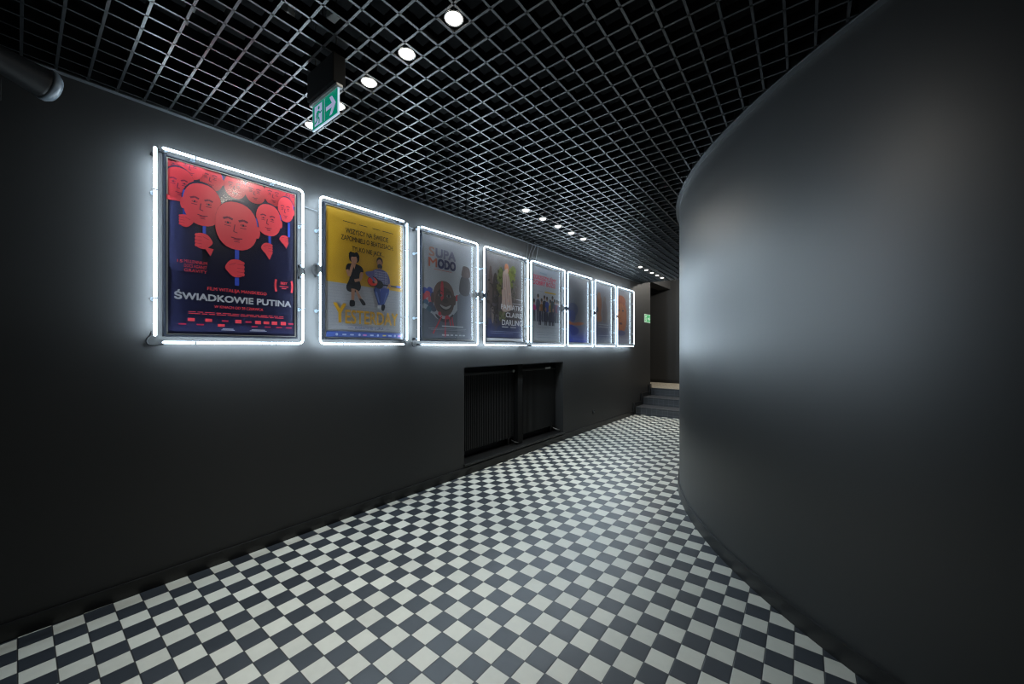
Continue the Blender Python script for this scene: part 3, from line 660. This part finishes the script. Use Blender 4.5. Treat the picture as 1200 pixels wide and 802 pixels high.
def corner(cx, cz, r, a0, a1, n=4): return [(cx+r*cos(a0+(a1-a0)*k_/n), -TOFF, cz+r*sin(a0+(a1-a0)*k_/n)) for k_ in range(n+1)]
for i in range(8):
    a, b_ = TUBES[i]; cx = (a+b_)/2; zc = (ZT0+ZT1)/2; hw = (b_-a)/2; hz = (ZT1-ZT0)/2
    # ---- framed poster
    fz = zc+0.010; fs = cx+(0.010, 0.020, 0.024, 0.018, 0.020, 0.020, 0.020, 0.020)[i]
    root = thing('framed_poster', plabels[i], 'poster', wp(fs, 0.0, fz), WROT, 'framed film posters')
    fw, fh, pr, dp = 0.347, 0.506, 0.013, 0.045
    m = MB()
    prof = [(0, 0), (0, -dp+0.006), (0.003, -dp), (pr-0.004, -dp), (pr-0.001, -dp+0.006), (pr, -0.020), (pr, 0)]
    rings = []
    for sx, sz in ((-1, -1), (1, -1), (1, 1), (-1, 1)):
        rings.append([(sx*(fw-p[0]), p[1], sz*(fh-p[0])) for p in prof])
    m.rings(rings, M_FRAME, loop=True, smooth=False)
    fr = m.build('frame', root)
    m = MB()
    lip = [(pr-0.0005, -0.0385), (pr+0.004, -0.038), (pr+0.004, -0.035), (pr-0.0005, -0.035)]
    rings = [[(sx*(fw-p[0]), p[1], sz*(fh-p[0])) for p in lip] for sx, sz in ((-1, -1), (1, -1), (1, 1), (-1, 1))]
    m.rings(rings, M_LIP, loop=True, smooth=False); m.build('inner_lip', fr)['label'] = 'pale metal lip'
    A = arts[i]()
    pr_ = A.m.build('poster_print', root, loc=(0, -0.028, 0))
    m = MB(); m.box((-fw+pr+0.001, -0.0345, -fh+pr+0.001), (fw-pr-0.001, -0.0330, fh-pr-0.001), M_PANE); m.build('glazing', root)
    # ---- neon
    root = thing('neon_light_frame', nlabels[i], 'neon light', wp(cx, 0.0, zc), WROT, 'neon frames around the posters')
    right_like = i in (0, 2, 4)          # unbroken tube on the left, gap in the right-hand side
    sg = 1 if right_like else -1         # side that carries the gap and the two bends
    rr = 0.028; gz = zc-0.0 if False else 0.0
    gzc = (-0.025, 0.005, 0.0, 0.0, 0.0, 0.0, 0.0, 0.0)[i]
    ends = []
    # bent tube above the gap
    up = [(sg*hw, -TOFF, gzc+0.028), (sg*hw, -TOFF, hz-rr)]
    if sg > 0: up += corner(hw-rr, hz-rr, rr, 0, pi/2)[1:] + [(-hw+0.035, -TOFF, hz)]
    else: up += corner(-hw+rr, hz-rr, rr, pi, pi/2)[1:] + [(hw-0.035, -TOFF, hz)]
    lo = [(sg*hw, -TOFF, gzc-0.028), (sg*hw, -TOFF, -hz+rr)]
    if sg > 0: lo += corner(hw-rr, -hz+rr, rr, 0, -pi/2)[1:] + [(-hw+0.035, -TOFF, -hz)]
    else: lo += corner(-hw+rr, -hz+rr, rr, pi, 1.5*pi)[1:] + [(hw-0.035, -TOFF, -hz)]
    stx = -sg*hw
    strt = [(stx, -TOFF, hz-0.012), (stx, -TOFF, -hz+0.040)]
    if i == 5: strt = [(stx, -TOFF, hz-0.04), (stx, -TOFF, -hz-0.012)]
    for path in (up, lo, strt):
        m = MB(); m.tube(path, TR, M_NEON, 8, True); m.build('glass_tube', root)
        for e_, nx_ in ((path[0], path[1]), (path[-1], path[-2])):
            d = (Vector(nx_)-Vector(e_)).normalized(); p = Vector(e_)+d*0.012
            mm = MB(); mm.tube([p+Vector((0, 0.006, 0)), p+Vector((0, 0.035, 0))], 0.0075, M_CLEAR, 10)
            mm.tube([p+Vector((0, 0.030, 0)), p+Vector((0, TOFF, 0))], 0.011, M_RUB, 12)
            mm.build('electrode_boot', root)
    # wall supports
    pts = []
    for zz in (-hz*0.55, hz*0.55): pts += [(sg*hw, zz), (stx, zz)]
    for xx in (-hw*0.55, hw*0.55): pts += [(xx, hz), (xx, -hz)]
    for x, z in pts:
        mm = MB(); mm.tube([(x, 0.0, z), (x, -0.010, z)], 0.012, M_CLEAR, 12); mm.tube([(x, -0.008, z), (x, -TOFF+TR*0.9, z)], 0.004, M_CLEAR, 8)
        mm.lathe([(TR*1.15, -0.003), (TR*1.3, -0.003), (TR*1.3, 0.003), (TR*1.15, 0.003)], M_CLEAR, (x, -TOFF, z), (1, 0, 0) if abs(z) > hz*0.9 else (0, 0, 1), 14, caps=(False, False))
        mm.build('tube_support', root)
    # leads between the tube ends, hugging the wall
    def lead(p, q_, sag):
        p, q_ = Vector(p), Vector(q_); mid = (p+q_)/2+Vector(sag)
        m = MB(); m.tube(spline([p, (p*2+mid)/3+Vector(sag)*0.4, mid, (q_*2+mid)/3+Vector(sag)*0.4, q_], 6), 0.0042, M_RUB, 8); m.build('lead_cable', root)
    lead((sg*hw, -0.018, gzc+0.040), (sg*hw, -0.018, gzc-0.040), (sg*0.035, 0.0, 0))
    ox = -sg
    lead((ox*hw, -0.018, -hz+0.052), (ox*(hw-0.048), -0.018, -hz), (ox*0.045, 0.0, -0.035))
    lead((ox*hw, -0.018, hz-0.026), (ox*(hw-0.048), -0.018, hz), (ox*0.012, 0.0, 0.010))

# supply cables on the wall
def wall_cable(pts, r, label):
    m = MB(); m.tube(spline([wp(s_, o_, z_) for s_, o_, z_ in pts], 8), r, M_CABLE, 8)
    return tag(m.build('cable'), label, 'cable', 'supply cables of the neon frames')
wall_cable([(1.226, 0.012, 2.330), (1.28, 0.008, 2.322), (1.335, 0.012, 2.318)], 0.0035, 'thin dark cable between the red masks poster and yellow poster frames')
wall_cable([(2.060, 0.012, 2.425), (2.13, 0.008, 2.405), (2.215, 0.012, 2.385)], 0.0035, 'thin grey cable between the yellow poster and smiling child poster frames')
dl = ['first grey cable from the camera dropping from ceiling beside the brown poster', 'second grey cable dropping from the ceiling to the gap before the crowd poster',
      'third grey cable dropping from the ceiling to the gap before the crowd poster', 'fourth grey cable dropping from the ceiling, nearest the crowd poster']
for k_, (s0, s1, z1) in enumerate(((3.926, 3.872, 2.41), (4.017, 3.905, 2.40), (4.083, 3.960, 2.40), (4.141, 4.075, 2.42))):
    wall_cable([(s0, 0.006, ZG+0.1), (s0-0.002, 0.006, ZG-0.02), ((s0+s1)/2+0.012, 0.006, 2.55), (s1, 0.008, z1)], 0.004, dl[k_])

# ================================================================== CEILING SPOTS
def spot(x, y, label, first=[None]):
    e = thing('ceiling_spotlight', label, 'ceiling light', (x, y, ZG), 0, 'ceiling spotlights')
    if first[0] is None:
        m = MB(); m.lathe([(0.030, 0.012), (0.0385, 0.012), (0.0385, 0.016), (0.040, 0.10), (0.034, 0.115), (0.012, 0.125), (0.006, 0.16), (0.006, 0.30)], M_CAN, n=28); ca = m.build('lamp_can', e)
        m = MB(); m.lathe([(0.0325, 0.016), (0.0325, 0.006), (0.0375, 0.002), (0.0400, 0.006), (0.0385, 0.016)], M_CHROME, n=28, caps=(False, False)); be = m.build('bezel', e)
        m = MB(); m.lathe([(0.0325, 0.012), (0.031, 0.004), (0.026, -0.003), (0.017, -0.008), (0.006, -0.010)], M_LENS, n=28); le = m.build('lens', e); le['label'] = 'glowing lens'
        m = MB(); m.box((-0.047, -0.004, 0.030), (-0.036, 0.004, 0.045), M_CAN); m.box((0.036, -0.004, 0.030), (0.047, 0.004, 0.045), M_CAN); br = m.build('clip', e)
        ld = bpy.data.lights.new('spot_beam', 'SPOT'); ld.energy = SPOT_W; ld.color = SPOT_COL; ld.spot_size = radians(64); ld.spot_blend = 1.0; ld.shadow_soft_size = 0.03
        lo_ = bpy.data.objects.new('spot_beam', ld); COL.objects.link(lo_); lo_.parent = e; lo_.location = (0, 0, -0.045)
        first[0] = (ca, be, le, br, lo_)
    else:
        for o in first[0]:
            c = o.copy(); COL.objects.link(c); c.parent = e
gx = lambda k_: GX0-CELL*(k_+0.5)
order = ['nearest', 'second nearest', 'middle', 'second farthest', 'farthest']
for j, k_ in enumerate((1, 4, 7, 10, 13)):
    lab = ['spotlight at the top of the picture, first of the row crossing the ceiling', 'second spotlight of the row crossing the ceiling from the top edge', 'third spotlight of the row crossing the ceiling, right of the hanging exit sign',
           'spotlight peeping out behind the right edge of the hanging exit sign', 'spotlight below the left foot of the hanging exit sign, nearest the wall'][j]
    spot(gx(k_), GY0-CELL*0.5, lab)
for j, k_ in enumerate((18, 21, 24, 27, 30)):
    spot(gx(11)+0.003, GY0+CELL*(k_+0.5), '%s spotlight of the middle row of five running along the corridor' % order[j])
for j, k_ in enumerate((50, 53, 56, 59, 62)):
    spot(gx(11)+0.010, GY0+CELL*(k_+0.5), '%s spotlight of the far row of five above the steps end' % order[j])

# lamp over the landing, out of sight behind the curved wall
e = thing('ceiling_lamp', 'round surface lamp over the landing, out of sight behind the curved wall', 'ceiling light', (1.25, 9.15, ZS))
m = MB(); m.lathe([(0.15, 0.0), (0.15, -0.03), (0.14, -0.04)], M_CAN, n=32); m.build('lamp_base', e)
m = MB(); m.lathe([(0.138, -0.035), (0.13, -0.07), (0.09, -0.10), (0.03, -0.112)], emission('lit_diffuser', SPOT_COL, LANDING), n=32); m.build('diffuser', e)

# ================================================================== EXIT SIGNS
M_GREEN = mat('sign_green', (0.0, 0.30, 0.17), 0.25, 0.5, emit=(0.0, 0.55, 0.34), es=0.28)
M_SIGNW = mat('sign_white', (0.70, 0.72, 0.78), 0.25, 0.5, emit=(0.55, 0.62, 1.0), es=0.42)
M_EDGE = mat('clear_sign_edge', (0.55, 0.65, 0.75), 0.15, 0.5, emit=(0.6, 0.8, 1.0), es=0.5)
def pictogram(m, x0, x1, z0, z1, y, arrow, mg, mw, n_=1):
    """running man in a doorway and an arrow, facing -y"""
    Wd, H = x1-x0, z1-z0
    def P(px, pz, l): return (x0+px*Wd, y-0.0004*l, z0+pz*H)
    def poly(pts, mt, l): m.face([P(px, pz, l) for px, pz in pts], mt)
    def ln(pts, wd, mt, l):
        for (xa, za), (xb, zb) in zip(pts, pts[1:]):
            dx, dz = (xb-xa)*Wd, (zb-za)*H; L = hypot(dx, dz); nx, nz = -dz/L*wd/2, dx/L*wd/2
            poly([(xa+nx/Wd, za+nz/H), (xb+nx/Wd, zb+nz/H), (xb-nx/Wd, zb-nz/H), (xa-nx/Wd, za-nz/H)], mt, l)
    poly([(0, 0), (1, 0), (1, 1), (0, 1)], mg, 0)
    a = 0.48 if arrow else 1.0
    poly([(0.09*a/0.48, 0.08), (0.40*a/0.48, 0.08), (0.40*a/0.48, 0.92), (0.09*a/0.48, 0.92)], mw, 1)
    k = a/0.48
    hx, hz_ = 0.27*k, 0.77
    poly([(hx+0.035*k*cos(t_*pi/8), hz_+0.075*sin(t_*pi/8)) for t_ in range(16)], mg, 2)
    ln([(0.25*k, 0.66), (0.22*k, 0.42)], 0.16*H, mg, 2)
    ln([(0.26*k, 0.64), (0.33*k, 0.52), (0.38*k, 0.58)], 0.07*H, mg, 2); ln([(0.23*k, 0.64), (0.16*k, 0.56), (0.15*k, 0.42)], 0.07*H, mg, 2)
    ln([(0.23*k, 0.42), (0.29*k, 0.30), (0.28*k, 0.12)], 0.085*H, mg, 2); ln([(0.21*k, 0.42), (0.19*k, 0.27), (0.10*k, 0.20)], 0.085*H, mg, 2)
    if arrow:
        poly([(0.492, 0.04), (0.505, 0.04), (0.505, 0.96), (0.492, 0.96)], mw, 1)
        ln([(0.56, 0.47), (0.85, 0.47)], 0.17*H, mw, 1)
        poly([(0.70, 0.84), (0.80, 0.84), (0.94, 0.47), (0.80, 0.10), (0.70, 0.10), (0.82, 0.47)], mw, 2)
e = thing('exit_sign', 'green hanging emergency exit sign with running man and arrow', 'sign', (1.043, 0.885, 2.378))
m = MB(); m.keep = True
sm = MB(); sm.box((-0.122, -0.004, 0.0), (0.122, 0.004, 0.120), M_EDGE, 0.001); sp_ = sm.build('sign_panel', e)
pictogram(m, -0.118, 0.118, 0.004, 0.118, -0.0045, True, M_GREEN, M_SIGNW); m.build('pictogram', sp_)
m = MB(); m.box((-0.130, -0.016, 0.119), (0.130, 0.016, 0.134), M_GALV, 0.003); m.build('light_bar', e)
m = MB(); m.box((-0.125, -0.028, 0.134), (0.125, 0.030, 0.267), M_SLAB, 0.004); m.build('housing', e)
m = MB(); m.tube([(-0.10, 0, 0.24), (-0.10, 0, 0.70)], 0.003, M_GALV, 8); m.tube([(0.10, 0, 0.24), (0.10, 0, 0.70)], 0.003, M_GALV, 8); m.build('hanger', e)

M_G2 = mat('wall_sign_green', (0.02, 0.34, 0.10), 0.4, 0.5, emit=(0.02, 0.5, 0.14), es=0.45); M_W2 = mat('wall_sign_white', (0.60, 0.66, 0.60), 0.4, 0.5, emit=(0.5, 0.75, 0.55), es=0.5)
e = thing('exit_sign', 'small green and white exit sign on the wall corner near the steps', 'sign', wp(8.215, 0.0, 1.862), WROT)
m = MB(); m.box((-0.175, -0.006, 0.0), (0.175, 0.0, 0.175), M_W2, 0.001); sp_ = m.build('sign_plate', e)
m = MB(); m.keep = True; pictogram(m, -0.160, 0.160, 0.014, 0.161, -0.0065, True, M_G2, M_W2); m.build('pictogram', sp_)

# ================================================================== RECESS: RADIATORS
def radiator(s0, s1, label, plate):
    z0, z1 = 0.205, 1.02
    e = thing('radiator', label, 'radiator', wp((s0+s1)/2, -0.13, RZ0), WROT, 'radiators in the wall recess')
    hw = (s1-s0)/2; h = z1-RZ0; l = z0-RZ0
    m = MB(); n = int((s1-s0)/0.022); st_ = 2*hw/n; pts = []
    for k_ in range(n):
        x = -hw+k_*st_
        pts += [(x, 0.0), (x+st_*0.35, 0.0), (x+st_*0.5, -0.009), (x+st_*0.85, -0.009)]
    pts.append((hw, 0.0)); front = [(x, y) for x, y in pts]; back = [(hw, 0.02), (-hw, 0.02)]
    ring = front+back
    m.rings([[(x, y, l) for x, y in ring], [(x, y, h) for x, y in ring]], M_RAD, smooth=False); m.build('ribbed_panel', e)
    m = MB(); m.box((-hw, -0.014, h), (hw, 0.055, h+0.03), M_RAD, 0.004); m.build('top_rail', e)
    m = MB(); m.box((-hw, 0.03, l+0.03), (hw, 0.055, h), M_RAD, 0.004); m.build('rear_panel', e)
    for x in (-hw+0.08, hw-0.08):
        m = MB(); m.box((x-0.015, 0.005, 0.003), (x+0.015, 0.05, l+0.04), M_RAD, 0.003); m.build('foot', e)
    m = MB(); m.tube(spline([(hw-0.03, 0.035, l+0.02), (hw-0.03, 0.02, l-0.03), (hw-0.03, -0.06, 0.035), (hw+0.02, -0.07, 0.02)], 6), 0.008, M_GALV if plate else M_RAD, 10); pi_ = m.build('supply_pipe', e)
    if plate:
        m = MB(); m.box((hw-0.26, -0.020, h+0.006), (hw-0.13, -0.0142, h+0.032), M_WHITEP, 0.001); m.build('rating_plate', e)['label'] = 'small pale plate'
    m = MB(); m.lathe([(0.008, 0), (0.016, 0.004), (0.018, 0.022), (0.012, 0.028)], M_GALV if not plate else M_RAD, (hw-0.03, -0.014, h+0.016), (0, -1, 0), 16); m.build('valve', pi_)
    return e
radiator(R0+0.03, 3.79, 'black ribbed radiator in the left half of the wall recess', False)
radiator(3.91, R1-0.03, 'black ribbed radiator with a pale plate, right half of the recess', True)
# wall socket
e = thing('wall_socket', 'small round black socket low on the wall right of the recess', 'socket', wp(5.723, 0.0, 0.277), WROT)
m = MB(); m.lathe([(0.040, 0.0), (0.040, 0.006), (0.036, 0.010), (0.028, 0.010), (0.026, 0.004), (0.004, 0.004)], M_BLACK, (0, 0, 0), (0, -1, 0), 28); m.build('socket_plate', e)
m = MB(); m.lathe([(0.016, 0.003), (0.016, 0.012), (0.012, 0.016)], M_TRIM, (0, 0, 0), (0, -1, 0), 20); m.build('socket_core', e)

# ================================================================== wall spotlight, upper left
e = thing('wall_projector', 'dark tapered wall projector with pale rounded rim, upper left', 'projector', wp(0.0, 0.0, 2.48), WROT)
m = MB(); m.lathe([(0.030, -0.20), (0.040, -0.19), (0.046, -0.10), (0.064, 0.060), (0.066, 0.075)], M_BLACK, (0.015, -0.235, 0.012), (0.9, 0.42, -0.12), 32); m.build('housing', e)
m = MB(); m.lathe([(0.066, 0.068), (0.070, 0.075), (0.068, 0.092), (0.056, 0.106), (0.034, 0.114), (0.010, 0.117)], M_PALE, (0.015, -0.235, 0.012), (0.9, 0.42, -0.12), 32); m.build('lens_rim', e)['label'] = 'pale rounded rim'
m = MB(); m.box((-0.09, -0.25, -0.012), (-0.06, 0.0, 0.012), M_BLACK, 0.003); m.box((-0.11, -0.012, -0.05), (-0.04, 0.0, 0.05), M_BLACK, 0.003); m.build('bracket', e)

# ================================================================== services above the grid
for x, y, r, lab in ((1.18, 0.86, 0.2, 'pale junction box above the grid right of the exit sign'), (1.02, 0.72, 0.5, 'pale junction box above the grid left of the exit sign'), (1.45, 0.62, 0.1, 'pale junction box above the grid near the top edge')):
    e = thing('junction_box', lab, 'junction box', (x, y, ZG+0.13), r, 'junction boxes above the grid')
    m = MB(); m.box((-0.030, -0.022, 0), (0.030, 0.022, 0.032), M_WHITEP, 0.003); m.build('box', e)
    m = MB(); m.tube(spline([(-0.03, 0, 0.016), (-0.09, 0.01, 0.05), (-0.12, 0.03, 0.16), (-0.12, 0.03, ZS-ZG-0.13)], 6), 0.004, M_CABLE, 8); m.build('cable', e)
for x, y, lab in ((0.9, 0.45, 'galvanised rail above the grid at the left'), (1.75, 0.80, 'galvanised rail above the grid near the top edge')):
    m = MB(); m.box((x-0.25, y-0.012, ZG+0.10), (x+0.25, y+0.012, ZG+0.104), M_GALV); m.box((x-0.25, y-0.012, ZG+0.10), (x+0.25, y-0.009, ZG+0.125), M_GALV); m.box((x-0.003, y-0.003, ZG+0.104), (x+0.003, y+0.003, ZS), M_GALV)
    tag(m.build('ceiling_rail'), lab, 'ceiling rail', 'rails above the grid')
